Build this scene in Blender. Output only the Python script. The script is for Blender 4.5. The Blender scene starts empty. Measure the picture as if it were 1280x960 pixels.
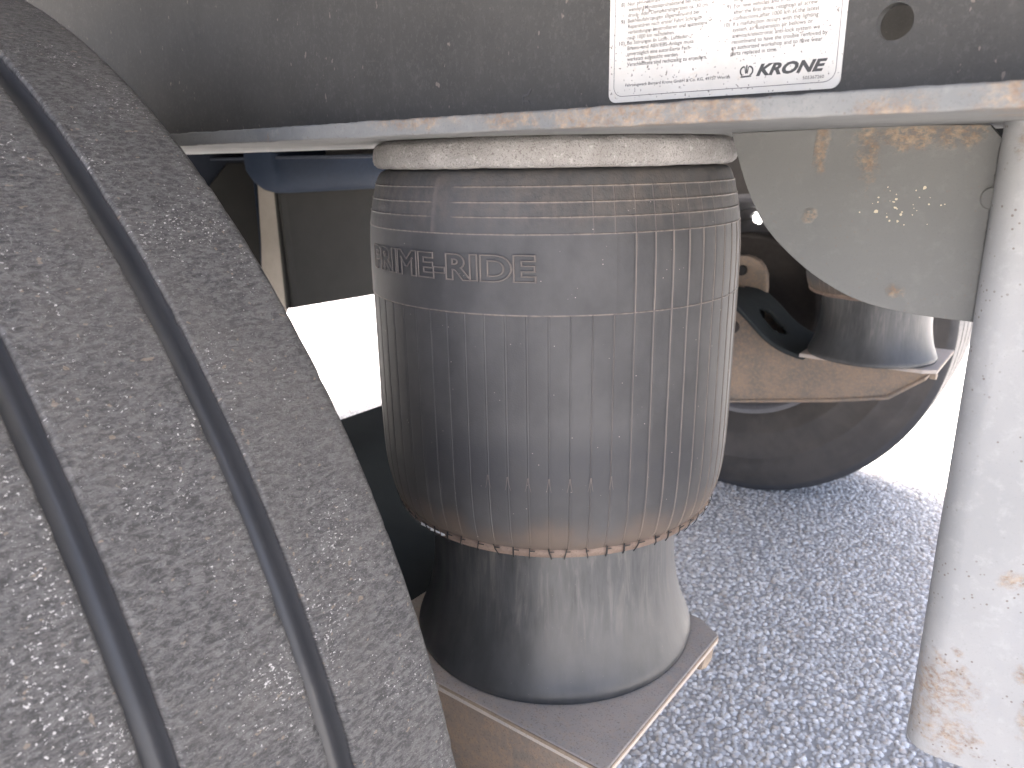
import bpy, bmesh, math, random
import numpy as np
from mathutils import Matrix, Vector

random.seed(4)
rng = np.random.default_rng(4)
S = bpy.context.scene
COL = S.collection
R = math.radians

# ---------------------------------------------------------------- camera
# world: +X runs rearwards along the trailer, +Y across it (inboard), +Z up, ground at 0
HC = 0.948                                  # lens height above the ground
PITCH, YAW, ROLL = 0.2898, 0.9089, 0.0172
cam_d = bpy.data.cameras.new('camera')
cam = bpy.data.objects.new('camera', cam_d)
COL.objects.link(cam)
S.camera = cam
right = Vector((math.sin(YAW), math.cos(YAW), 0))
fh = Vector((-math.cos(YAW), math.sin(YAW), 0))
fwd = fh * math.cos(PITCH) + Vector((0, 0, -math.sin(PITCH)))
up = fh * math.sin(PITCH) + Vector((0, 0, math.cos(PITCH)))
# the phone was tipped about one degree
r2 = right * math.cos(ROLL) - up * math.sin(ROLL)
u2 = up * math.cos(ROLL) + right * math.sin(ROLL)
M = Matrix((r2, u2, -fwd)).transposed().to_4x4()
M.translation = Vector((0, 0, HC))
cam.matrix_world = M
cam_d.sensor_width = 36
cam_d.lens = 36 * 941.28 / 1280
cam_d.clip_start = 0.02
cam_d.clip_end = 2000
cam_d.dof.use_dof = True
cam_d.dof.focus_distance = 0.50
cam_d.dof.aperture_fstop = 17

# ---------------------------------------------------------------- sky, sun, exposure
SUN_EL = R(66)
SUN_DIR = Vector((-0.93, 0.30, 0)).normalized()      # towards the sun, seen from above
to_sun = SUN_DIR * math.cos(SUN_EL) + Vector((0, 0, math.sin(SUN_EL)))
world = bpy.data.worlds.new('World')
S.world = world
world.use_nodes = True
wn = world.node_tree
wn.nodes.clear()
sky = wn.nodes.new('ShaderNodeTexSky')
sky.sky_type = 'NISHITA'
sky.sun_disc = False
sky.sun_elevation = SUN_EL
sky.sun_rotation = math.atan2(SUN_DIR.x, SUN_DIR.y)
sky.air_density = 0.6
sky.dust_density = 9.0
sky.ozone_density = 0.0
bg = wn.nodes.new('ShaderNodeBackground')
bg.inputs['Strength'].default_value = 0.15
wo = wn.nodes.new('ShaderNodeOutputWorld')
wn.links.new(sky.outputs[0], bg.inputs[0])
wn.links.new(bg.outputs[0], wo.inputs[0])
sd = bpy.data.lights.new('sun', 'SUN')
sd.energy = 2.6
sd.angle = R(0.53)
sd.color = (1.0, 0.975, 0.945)
sun = bpy.data.objects.new('sun', sd)
COL.objects.link(sun)
sun.rotation_euler = (-to_sun).to_track_quat('-Z', 'Y').to_euler()
S.view_settings.view_transform = 'Standard'
S.view_settings.look = 'None'
S.view_settings.gamma = 1
S.view_settings.exposure = 3.35
S.view_settings.use_curve_mapping = False
S.cycles.max_bounces = 10
S.cycles.diffuse_bounces = 6


# ---------------------------------------------------------------- helpers
def W(u, v, z):
    """trailer coordinates measured from the lens (u forwards, v inboard) to world"""
    return (-u, v, z + HC)


OFF = {}


def thing(name, label, cat, loc, group=None):
    o = bpy.data.objects.new(name, None)
    COL.objects.link(o)
    o.location = loc
    o.empty_display_size = 0.05
    o['label'] = label
    o['category'] = cat
    if group:
        o['group'] = group
    OFF[o.name] = Vector(loc)
    return o


def mesh_of(name, V, F, off=Vector((0, 0, 0)), smooth=False, attrs=None):
    V = np.asarray(V, dtype=np.float64) - np.array(off)
    me = bpy.data.meshes.new(name)
    if isinstance(F, np.ndarray):
        n, k = F.shape
        me.vertices.add(len(V))
        me.vertices.foreach_set('co', V.astype(np.float32).ravel())
        me.loops.add(n * k)
        me.loops.foreach_set('vertex_index', F.astype(np.int32).ravel())
        me.polygons.add(n)
        me.polygons.foreach_set('loop_start', np.arange(0, n * k, k, dtype=np.int32))
        me.update(calc_edges=True)
        me.validate()
    else:
        me.from_pydata([tuple(p) for p in V], [], F)
        me.update()
    if attrs:
        for k, a in attrs.items():
            a = np.asarray(a, dtype=np.float32)
            if a.ndim == 1:
                at = me.attributes.new(k, 'FLOAT', 'POINT')
                at.data.foreach_set('value', a)
            else:
                at = me.attributes.new(k, 'FLOAT_VECTOR', 'POINT')
                at.data.foreach_set('vector', a.ravel())
    if smooth:
        me.polygons.foreach_set('use_smooth', [True] * len(me.polygons))
    return me


def put(name, me, mat, parent=None, label=None, cat=None, group=None, kind=None):
    o = bpy.data.objects.new(name, me)
    COL.objects.link(o)
    if mat is not None and not me.materials:
        me.materials.append(mat)
    if parent is not None:
        o.parent = parent
        OFF[o.name] = OFF[parent.name]
    for k, x in (('label', label), ('category', cat), ('group', group), ('kind', kind)):
        if x:
            o[k] = x
    return o


def mk(name, V, F, mat, parent=None, smooth=False, attrs=None, **kw):
    off = OFF[parent.name] if parent is not None else Vector((0, 0, 0))
    return put(name, mesh_of(name, V, F, off, smooth, attrs), mat, parent, **kw)


def fix(me):
    bm = bmesh.new()
    bm.from_mesh(me)
    bmesh.ops.recalc_face_normals(bm, faces=bm.faces)
    bm.to_mesh(me)
    bm.free()


def bevel_mesh(me, w, seg=2, angle=40):
    bm = bmesh.new()
    bm.from_mesh(me)
    bmesh.ops.remove_doubles(bm, verts=bm.verts, dist=1e-6)
    bmesh.ops.recalc_face_normals(bm, faces=bm.faces)
    es = [e for e in bm.edges if len(e.link_faces) == 2 and e.calc_face_angle(0) > R(angle)]
    bmesh.ops.bevel(bm, geom=es, offset=w, segments=seg, affect='EDGES', profile=0.5, clamp_overlap=True)
    bm.to_mesh(me)
    bm.free()


def box(name, u, v, z, mat, parent=None, bev=0.0, **kw):
    (a, b), (c, d), (e, f) = u, v, z
    V = [W(x, y, q) for x in (a, b) for y in (c, d) for q in (e, f)]
    F = [(0, 1, 3, 2), (4, 6, 7, 5), (0, 4, 5, 1), (2, 3, 7, 6), (0, 2, 6, 4), (1, 5, 7, 3)]
    o = mk(name, V, F, mat, parent, **kw)
    if bev:
        bevel_mesh(o.data, bev)
    else:
        fix(o.data)
    return o


def prism(name, poly, v0, v1, mat, parent=None, bev=0.0, plane='uz', **kw):
    """poly in (u,z) swept between v0 and v1, or in (u,v) swept in z"""
    n = len(poly)
    if plane == 'uz':
        V = [W(a, v0, b) for a, b in poly] + [W(a, v1, b) for a, b in poly]
    elif plane == 'uv':
        V = [W(a, b, v0) for a, b in poly] + [W(a, b, v1) for a, b in poly]
    else:
        V = [W(v0, a, b) for a, b in poly] + [W(v1, a, b) for a, b in poly]
    F = [tuple(range(n)), tuple(range(2 * n - 1, n - 1, -1))]
    F += [(i, (i + 1) % n, n + (i + 1) % n, n + i) for i in range(n)]
    o = mk(name, V, F, mat, parent, **kw)
    if bev:
        bevel_mesh(o.data, bev)
    else:
        fix(o.data)
    return o


def grid_faces(nr, nc, wrap=True):
    """quads between nr rows of nc columns"""
    i = np.arange(nr - 1)[:, None]
    j = np.arange(nc if wrap else nc - 1)[None, :]
    j2 = (j + 1) % nc
    a = i * nc + j
    b = i * nc + j2
    return np.stack([a, b, b + nc, a + nc], -1).reshape(-1, 4)


def resample(P, step):
    P = np.asarray(P, float)
    out = [P[0]]
    for a, b in zip(P[:-1], P[1:]):
        n = max(1, int(math.ceil(np.linalg.norm(b - a) / step)))
        for k in range(1, n + 1):
            out.append(a + (b - a) * k / n)
    return np.array(out)


def chaikin(P, n=2):
    P = np.asarray(P, float)
    for _ in range(n):
        Q = [P[0]]
        for a, b in zip(P[:-1], P[1:]):
            Q += [a * .75 + b * .25, a * .25 + b * .75]
        Q.append(P[-1])
        P = np.array(Q)
    return P


def lathe_z(name, prof, cu, cv, mat, parent, n=128, noise=None, smooth=True, **kw):
    """profile (r, z) turned about the vertical through (cu, cv)"""
    prof = np.asarray(prof, float)
    th = np.linspace(0, 2 * math.pi, n, endpoint=False)
    r = np.repeat(prof[:, 0][:, None], n, 1)
    z = np.repeat(prof[:, 1][:, None], n, 1)
    T = np.repeat(th[None], len(prof), 0)
    if noise is not None:
        dr, dz = noise(T, r, z)
        r = r + dr
        z = z + dz
    V = np.stack([-cu + r * np.cos(T), cv + r * np.sin(T), z + HC], -1).reshape(-1, 3)
    cyl = np.stack([T * 0.15, z, r], -1).reshape(-1, 3)
    o = mk(name, V, grid_faces(len(prof), n), mat, parent, smooth, {'cyl': cyl}, **kw)
    fix(o.data)
    return o


def tube(name, A, B, rad, mat, parent=None, n=24, cap=True, **kw):
    A, B = Vector(A), Vector(B)
    d = (B - A).normalized()
    q = d.to_track_quat('Z', 'Y').to_matrix()
    V, F = [], []
    for P in (A, B):
        for k in range(n):
            t = 2 * math.pi * k / n
            V.append(P + q @ Vector((rad * math.cos(t), rad * math.sin(t), 0)))
    F = [(i, (i + 1) % n, n + (i + 1) % n, n + i) for i in range(n)]
    if cap:
        F += [tuple(range(n - 1, -1, -1)), tuple(range(n, 2 * n))]
    o = mk(name, V, F, mat, parent, **kw)
    bevel_mesh(o.data, rad * .08)
    return o


def vnoise(P, seed=0):
    """cheap smooth 3-d value noise on numpy points, -1..1"""
    P = np.asarray(P, float)
    I = np.floor(P).astype(np.int64)
    f = P - I
    f = f * f * (3 - 2 * f)
    out = 0
    for dx in (0, 1):
        for dy in (0, 1):
            for dz in (0, 1):
                h = (I[..., 0] + dx) * 374761393 + (I[..., 1] + dy) * 668265263 + (I[..., 2] + dz) * 2147483647 + seed * 1274126177
                h = (h ^ (h >> 13)) * 1274126177
                h = h ^ (h >> 16)
                val = (h & 0xffff) / 32767.5 - 1
                w = (f[..., 0] if dx else 1 - f[..., 0]) * (f[..., 1] if dy else 1 - f[..., 1]) * (f[..., 2] if dz else 1 - f[..., 2])
                out = out + w * val
    return out


# ---------------------------------------------------------------- materials
class Mat:
    def __init__(s, name, rough=0.6, metal=0.0, spec=0.5):
        s.m = bpy.data.materials.new(name)
        s.m.use_nodes = True
        s.t = s.m.node_tree
        s.b = s.t.nodes['Principled BSDF']
        s.b.inputs['Roughness'].default_value = rough
        s.b.inputs['Metallic'].default_value = metal
        s.b.inputs['Specular IOR Level'].default_value = spec
        s.coord = None

    def link(s, a, b):
        s.t.links.new(a, b)

    def obj(s):
        if s.coord is None:
            s.coord = s.t.nodes.new('ShaderNodeTexCoord').outputs['Object']
        return s.coord

    def attr(s, name, vec=True):
        n = s.t.nodes.new('ShaderNodeAttribute')
        n.attribute_name = name
        return n.outputs['Vector' if vec else 'Fac']

    def scale(s, co, k):
        n = s.t.nodes.new('ShaderNodeMapping')
        n.inputs['Scale'].default_value = k if hasattr(k, '__len__') else (k, k, k)
        s.link(co, n.inputs['Vector'])
        return n.outputs[0]

    def noise(s, co, k=1.0, detail=4.0, rough=0.6, dist=0.0):
        n = s.t.nodes.new('ShaderNodeTexNoise')
        n.inputs['Scale'].default_value = 1.0
        n.inputs['Detail'].default_value = detail
        n.inputs['Roughness'].default_value = rough
        n.inputs['Distortion'].default_value = dist
        s.link(s.scale(co, k), n.inputs['Vector'])
        return n.outputs['Fac']

    def voro(s, co, k, feature='F1', out='Distance', rnd=1.0):
        n = s.t.nodes.new('ShaderNodeTexVoronoi')
        n.feature = feature
        n.inputs['Scale'].default_value = 1.0
        n.inputs['Randomness'].default_value = rnd
        s.link(s.scale(co, k), n.inputs['Vector'])
        return n.outputs[out]

    def step(s, x, a, b):
        n = s.t.nodes.new('ShaderNodeMapRange')
        n.interpolation_type = 'SMOOTHSTEP'
        n.inputs['From Min'].default_value = a
        n.inputs['From Max'].default_value = b
        s.link(x, n.inputs['Value'])
        return n.outputs[0]

    def math(s, op, a, b=0.0):
        n = s.t.nodes.new('ShaderNodeMath')
        n.operation = op
        for i, x in enumerate((a, b)):
            if isinstance(x, (int, float)):
                n.inputs[i].default_value = x
            else:
                s.link(x, n.inputs[i])
        return n.outputs[0]

    def mul(s, a, b):
        return s.math('MULTIPLY', a, b)

    def maxi(s, a, b):
        return s.math('MAXIMUM', a, b)

    def mix(s, f, a, b):
        n = s.t.nodes.new('ShaderNodeMix')
        n.data_type = 'RGBA'
        n.clamp_factor = True
        for sock, x in ((n.inputs[0], f), (n.inputs[6], a), (n.inputs[7], b)):
            if isinstance(x, (int, float)):
                sock.default_value = x
            elif isinstance(x, tuple):
                sock.default_value = (x[0], x[1], x[2], 1)
            else:
                s.link(x, sock)
        return n.outputs[2]

    def sep(s, co, axis):
        n = s.t.nodes.new('ShaderNodeSeparateXYZ')
        s.link(co, n.inputs[0])
        return n.outputs[axis]

    def spot(s, co, c, rad, wob=0.5, k=60.0, stretch=(1, 1, 1)):
        """an irregular patch with a shape of its own around point c"""
        sub = s.t.nodes.new('ShaderNodeVectorMath')
        sub.operation = 'SUBTRACT'
        s.link(co, sub.inputs[0])
        sub.inputs[1].default_value = c
        sc = s.scale(sub.outputs[0], tuple(1 / (rad * q) for q in stretch))
        ln = s.t.nodes.new('ShaderNodeVectorMath')
        ln.operation = 'LENGTH'
        s.link(sc, ln.inputs[0])
        nz = s.noise(co, k, 5, 0.65)
        d = s.math('ADD', ln.outputs['Value'], s.mul(s.math('SUBTRACT', nz, 0.5), wob * 4))
        return s.step(d, 1.15, 0.35)

    def color(s, c):
        if isinstance(c, tuple):
            s.b.inputs['Base Color'].default_value = (*c, 1)
        else:
            s.link(c, s.b.inputs['Base Color'])

    def rough(s, x):
        s.link(x, s.b.inputs['Roughness'])

    def bump(s, h, strength=0.3, dist=0.001):
        n = s.t.nodes.new('ShaderNodeBump')
        n.inputs['Strength'].default_value = strength
        n.inputs['Distance'].default_value = dist
        s.link(h, n.inputs['Height'])
        if s.b.inputs['Normal'].is_linked:
            s.link(s.b.inputs['Normal'].links[0].from_socket, n.inputs['Normal'])
        s.link(n.outputs[0], s.b.inputs['Normal'])


def rem(x, lo, hi, m):
    """remap 0..1 to lo..hi"""
    return m.math('ADD', m.mul(x, hi - lo), lo)


# -- tyre rubber (tread and sidewall share it)
def mat_tyre():
    m = Mat('tyre_rubber', 0.62)
    c = m.attr('cyl')
    rad = m.sep(c, 2)
    wear = m.step(rad, 0.5375, 0.5400)                   # the worn rib tops
    a = m.noise(c, (480, 200, 90), 6, 0.72, 0.5)         # scuffs run across the tread
    b = m.noise(c, (9, 12, 10), 4, 0.6)
    g = m.noise(c, (1500, 800, 300), 3, 0.6)
    base = m.mix(m.step(a, 0.38, 0.64), (0.038, 0.037, 0.0365), (0.122, 0.118, 0.115))
    base = m.mix(m.mul(m.step(b, 0.42, 0.72), 0.45), base, (0.118, 0.110, 0.101))
    base = m.mix(m.mul(m.step(g, 0.56, 0.70), 0.6), base, (0.20, 0.196, 0.192))
    # stone dust and small nicks
    sp = m.noise(c, (820, 520, 150), 4, 0.62, 0.3)
    cl = m.noise(c, (22, 26, 20), 3, 0.6)
    thr = m.step(m.math('ADD', sp, m.mul(m.math('SUBTRACT', cl, 0.5), 0.42)), 0.645, 0.71)
    base = m.mix(m.mul(thr, 0.85), base, (0.60, 0.58, 0.56))
    tan = m.step(m.noise(c, (260, 200, 100), 2, 0.5), 0.68, 0.71)
    base = m.mix(m.mul(tan, 0.5), base, (0.26, 0.2, 0.15))
    low = m.mix(m.noise(c, (40, 30, 30), 4, 0.6), (0.044, 0.046, 0.050), (0.070, 0.070, 0.074))  # groove rubber, coloured darker so the recess reads as shaded
    side = m.step(rad, 0.518, 0.526)
    low = m.mix(side, m.mix(m.step(b, 0.35, 0.65), (0.066, 0.061, 0.057), (0.088, 0.080, 0.073)), low)
    matt = m.mul(m.math('SUBTRACT', 1.0, side), 0.40)
    m.color(m.mix(wear, low, base))
    m.rough(m.math('ADD', m.math('ADD', m.mul(wear, 0.22), 0.40), matt))
    m.bump(m.mul(a, wear), 0.8, 0.0020)
    m.bump(m.mul(g, wear), 0.4, 0.0006)
    return m.m


def mat_bellows():
    m = Mat('bellows_rubber', 0.6, spec=0.35)
    c = m.attr('cyl')
    z = m.sep(c, 1)
    d = m.attr('dust', False)
    n1 = m.noise(c, (26, 18, 20), 5, 0.6)
    n2 = m.noise(c, (900, 900, 900), 2, 0.5)
    n3 = m.noise(c, (110, 60, 60), 4, 0.65)
    base = m.mix(m.step(n1, 0.3, 0.7), (0.043, 0.043, 0.0445), (0.066, 0.0655, 0.066))
    # shoulder above the name band keeps more road dust
    top = m.step(z, -0.052, -0.030)
    base = m.mix(m.mul(top, m.step(n3, 0.30, 0.75)), base, (0.085, 0.076, 0.069))
    # clay-coloured dust round the bottom curl
    bot = m.step(m.math('ADD', z, m.mul(m.math('SUBTRACT', n1, 0.5), 0.05)), -0.248, -0.278)
    base = m.mix(m.mul(bot, 0.7), base, (0.13, 0.098, 0.074))
    # darker belt low on the side
    belt = m.mul(m.step(z, -0.175, -0.205), m.step(z, -0.245, -0.225))
    base = m.mix(m.mul(belt, m.mul(m.step(n1, 0.35, 0.6), 0.5)), base, (0.022, 0.024, 0.030))
    base = m.mix(m.mul(d, m.math('ADD', m.mul(n3, 0.7), 0.25)), base, (0.27, 0.222, 0.19))
    spk = m.step(m.voro(c, (210, 210, 210)), 0.10, 0.05)
    spk = m.mul(spk, m.step(m.noise(c, (60, 60, 60), 2, 0.5), 0.56, 0.62))
    base = m.mix(m.mul(spk, 0.7), base, (0.36, 0.32, 0.29))
    m.color(base)
    m.rough(rem(n1, 0.56, 0.70, m))
    m.bump(n2, 0.25, 0.0004)
    m.bump(m.mul(m.noise(c, (420, 420, 420), 3, 0.6), top), 0.5, 0.0007)
    return m.m


def mat_piston():
    m = Mat('piston_skin', 0.4, spec=0.6)
    c = m.attr('cyl')
    z = m.sep(c, 1)
    s1 = m.noise(c, (110, 16, 30), 5, 0.66, 0.8)
    s2 = m.noise(c, (60, 30, 30), 4, 0.6)
    base = m.mix(m.step(s2, 0.3, 0.7), (0.038, 0.040, 0.042), (0.054, 0.056, 0.058))
    hi = m.step(z, -0.40, -0.345)
    base = m.mix(m.mul(m.mul(m.step(s1, 0.45, 0.75), hi), 0.7), base, (0.13, 0.124, 0.116))
    base = m.mix(m.mul(m.mul(m.step(s1, 0.46, 0.28), hi), 0.7), base, (0.012, 0.013, 0.015))
    fl = m.step(m.voro(c, (160, 160, 160)), 0.07, 0.03)
    base = m.mix(m.mul(fl, 0.35), base, (0.3, 0.28, 0.26))
    m.color(base)
    m.rough(rem(s1, 0.36, 0.56, m))
    m.bump(s1, 0.10, 0.0006)
    m.bump(m.noise(c, 700, 2, 0.5), 0.15, 0.0003)
    return m.m


def mat_cast():
    m = Mat('cast_metal', 0.8, spec=0.3)
    c = m.obj()
    n1 = m.noise(c, 32, 5, 0.65)
    n2 = m.noise(c, 800, 4, 0.7)
    n3 = m.noise(c, 210, 5, 0.7)
    base = m.mix(m.step(n1, 0.3, 0.7), (0.26, 0.25, 0.238), (0.345, 0.333, 0.32))
    base = m.mix(m.mul(m.step(n2, 0.47, 0.36), 0.7), base, (0.10, 0.092, 0.085))
    base = m.mix(m.mul(m.step(n3, 0.56, 0.66), 0.6), base, (0.47, 0.455, 0.44))
    m.color(base)
    m.bump(n2, 0.8, 0.0016)
    m.bump(n3, 0.6, 0.002)
    return m.m


RUST1, RUST2 = (0.15, 0.095, 0.058), (0.29, 0.208, 0.135)


def mat_paint(name, c0, c1, rough=0.5, spots=(), rust_amt=0.0, grit=0.3, metal=0.0, drips=False, speck=0.5):
    m = Mat(name, rough, metal)
    c = m.obj()
    n1 = m.noise(c, 9, 4, 0.6)
    n2 = m.noise(c, 140, 4, 0.65)
    n3 = m.noise(c, 800, 2, 0.6)
    base = m.mix(m.step(n1, 0.3, 0.7), c0, c1)
    base = m.mix(m.mul(m.step(n2, 0.5, 0.75), 0.35), base, tuple(q * 1.25 for q in c1))
    base = m.mix(m.mul(m.step(n3, 0.55, 0.75), grit), base, tuple(q * 0.72 for q in c0))
    if drips:
        dr = m.noise(c, (75, 75, 14), 5, 0.65, 0.6)
        gr_ = m.noise(c, (420, 420, 300), 4, 0.7)
        base = m.mix(m.mul(m.step(gr_, 0.50, 0.70), 0.38), base, tuple(q * 1.7 for q in c1))
        fl_ = m.step(m.noise(c, (260, 260, 130), 2, 0.5), 0.71, 0.75)
        base = m.mix(m.mul(fl_, 0.6), base, (0.20, 0.17, 0.14))
        base = m.mix(m.mul(m.step(dr, 0.54, 0.74), 0.16), base, tuple(min(1, q * 1.6) for q in c1))
    # stone chips
    vd = m.voro(c, 230)
    vm = m.noise(c, 35, 2, 0.5)
    chip = m.mul(m.step(vd, 0.20, 0.10), m.step(vm, 0.44, 0.56))
    base = m.mix(m.mul(chip, speck), base, (0.11, 0.085, 0.07))
    mask = None
    if rust_amt > 0:
        rn = m.noise(c, (22, 22, 30), 6, 0.68)
        mask = m.step(rn, 0.66 - rust_amt * 0.2, 0.78 - rust_amt * 0.2)
    for ctr, rad, st in spots:
        q = m.spot(c, ctr, rad, 0.55, 110, st)
        mask = q if mask is None else m.maxi(mask, q)
    if mask is not None:
        rc = m.mix(m.step(n2, 0.35, 0.65), RUST1, RUST2)
        f = m.mul(mask, m.step(m.noise(c, (260, 260, 330), 5, 0.7), 0.34, 0.68))
        f = m.mul(f, 0.8)
        base = m.mix(f, base, rc)
        m.bump(m.mul(mask, n2), 0.6, 0.0012)
        m.rough(m.math('ADD', m.mul(mask, 0.85 - rough), rough))
    m.color(base)
    m.bump(n3, 0.15, 0.0004)
    m.bump(n2, 0.12, 0.0005)
    return m.m


def mat_rusty(name, c0, c1, c2):
    m = Mat(name, 0.75, spec=0.3)
    c = m.obj()
    n1 = m.noise(c, 16, 5, 0.65)
    n2 = m.noise(c, 130, 5, 0.7)
    n3 = m.noise(c, 700, 3, 0.6)
    base = m.mix(m.step(n1, 0.33, 0.66), c0, c1)
    base = m.mix(m.mul(m.step(n2, 0.42, 0.68), 0.6), base, c2)
    base = m.mix(m.mul(m.step(n3, 0.55, 0.7), 0.4), base, (0.05, 0.045, 0.042))
    m.color(base)
    m.bump(n2, 0.4, 0.001)
    m.bump(n3, 0.3, 0.0005)
    return m.m


def mat_flat(name, c, rough=0.6, metal=0.0, var=0.25, k=60, spec=0.5):
    m = Mat(name, rough, metal, spec)
    n = m.noise(m.obj(), k, 4, 0.6)
    m.color(m.mix(n, tuple(q * (1 - var) for q in c), tuple(min(1, q * (1 + var)) for q in c)))
    m.bump(m.noise(m.obj(), k * 8, 2, 0.5), 0.12, 0.0004)
    return m.m


def mat_label():
    m = Mat('label_film', 0.42)
    c = m.obj()
    n1 = m.noise(c, 30, 4, 0.6)
    base = m.mix(m.step(n1, 0.3, 0.75), (0.60, 0.57, 0.51), (0.67, 0.645, 0.59))
    st = m.step(m.noise(c, 95, 5, 0.7), 0.60, 0.78)
    base = m.mix(m.mul(st, 0.5), base, (0.55, 0.40, 0.25))
    sp = m.step(m.noise(c, 520, 2, 0.5), 0.655, 0.69)
    base = m.mix(m.mul(sp, 0.8), base, (0.14, 0.12, 0.10))
    sp2 = m.step(m.voro(c, 330), 0.13, 0.06)
    sp2 = m.mul(sp2, m.step(m.noise(c, 60, 2, 0.5), 0.44, 0.52))
    base = m.mix(m.mul(sp2, 0.85), base, (0.10, 0.085, 0.075))
    m.color(base)
    return m.m


def mat_ground():
    m = Mat('exposed_aggregate', 0.85, spec=0.3)
    c = m.obj()
    v = m.voro(c, 95)
    vc = m.voro(c, 95, out='Color')
    st = m.step(v, 0.62, 0.30)
    g = m.sep(vc, 0)
    stone = m.mix(g, (0.37, 0.365, 0.36), (0.68, 0.665, 0.64))
    n = m.noise(c, 3, 4, 0.6)
    base = m.mix(st, (0.32, 0.317, 0.31), stone)
    base = m.mix(m.mul(m.step(n, 0.45, 0.7), 0.25), base, (0.30, 0.29, 0.28))
    m.color(base)
    m.bump(st, 0.6, 0.004)
    return m.m


def mat_stones():
    m = Mat('aggregate_stone', 0.7, spec=0.4)
    t = m.attr('tone', False)
    w = m.attr('warm', False)
    n = m.noise(m.obj(), 420, 3, 0.6)
    base = m.mix(t, (0.38, 0.37, 0.356), (0.88, 0.86, 0.825))
    base = m.mix(m.mul(w, 0.6), base, (0.50, 0.41, 0.32))
    base = m.mix(m.mul(m.step(n, 0.5, 0.75), 0.3), base, (0.16, 0.16, 0.16))
    m.color(base)
    m.bump(n, 0.2, 0.0006)
    return m.m


TYRE, BELL, PIST, CAST = mat_tyre(), mat_bellows(), mat_piston(), mat_cast()
WEB = mat_paint('dark_chassis_paint', (0.038, 0.0365, 0.033), (0.054, 0.052, 0.047), 0.7, rust_amt=0.0, grit=0.35, drips=True, speck=0.2)
LABEL = mat_label()
INK = mat_flat('label_ink', (0.10, 0.095, 0.09), 0.5, 0, 0.5, 900)
INK2 = mat_flat('label_ink_black', (0.055, 0.053, 0.05), 0.5, 0, 0.4, 900)
GROUND, STONE = mat_ground(), mat_stones()
ARM = mat_rusty('arm_steel', (0.19, 0.168, 0.148), (0.27, 0.215, 0.17), (0.35, 0.245, 0.165))
SEAT = mat_rusty('seat_steel', (0.40, 0.37, 0.345), (0.48, 0.43, 0.385), (0.50, 0.41, 0.33))
TANE = mat_rusty('bare_rust_edge', (0.24, 0.19, 0.145), (0.32, 0.26, 0.20), (0.20, 0.15, 0.105))
TEAL = mat_flat('dark_teal_paint', (0.035, 0.041, 0.043), 0.8, 0, 0.25, 20, 0.2)
DARK = mat_flat('dark_primer_and_shade', (0.02, 0.024, 0.032), 0.8, spec=0.12)  # primer on the beams; stands in for shade on the far flange
DRUM = mat_flat('drum_iron', (0.05, 0.045, 0.042), 0.8, spec=0.2)
RIM = mat_flat('rim_steel', (0.15, 0.15, 0.16), 0.5)
DECKM = mat_flat('deck_bounce_paint', (0.45, 0.44, 0.42), 0.7)  # pale tone picked so the unseen underside bounces fill light
NAVY = mat_flat('navy_paint', (0.009, 0.014, 0.024), 0.75, spec=0.12)
OLIVE = mat_flat('olive_grey_paint', (0.021, 0.0208, 0.019), 0.85, 0, 0.2, 14, 0.1)
CREAM = mat_paint('cream_grey_paint', (0.12, 0.108, 0.09), (0.15, 0.135, 0.115), 0.85, rust_amt=0.2)
LIPM = mat_rusty('clay_dust_lip', (0.17, 0.125, 0.10), (0.22, 0.165, 0.13), (0.12, 0.085, 0.065))
BLACK = mat_flat('black_cord', (0.012, 0.012, 0.012), 0.7)
PALE = mat_flat('pale_lip_strip', (0.72, 0.74, 0.75), 0.6)
FLECK = mat_flat('cream_paint_fleck', (0.46, 0.40, 0.29), 0.7)

# ---------------------------------------------------------------- ground
g = mk('ground', [(-600, -600, 0), (600, -600, 0), (600, 600, 0), (-600, 600, 0)], [(0, 1, 2, 3)], GROUND, kind='structure')


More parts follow.
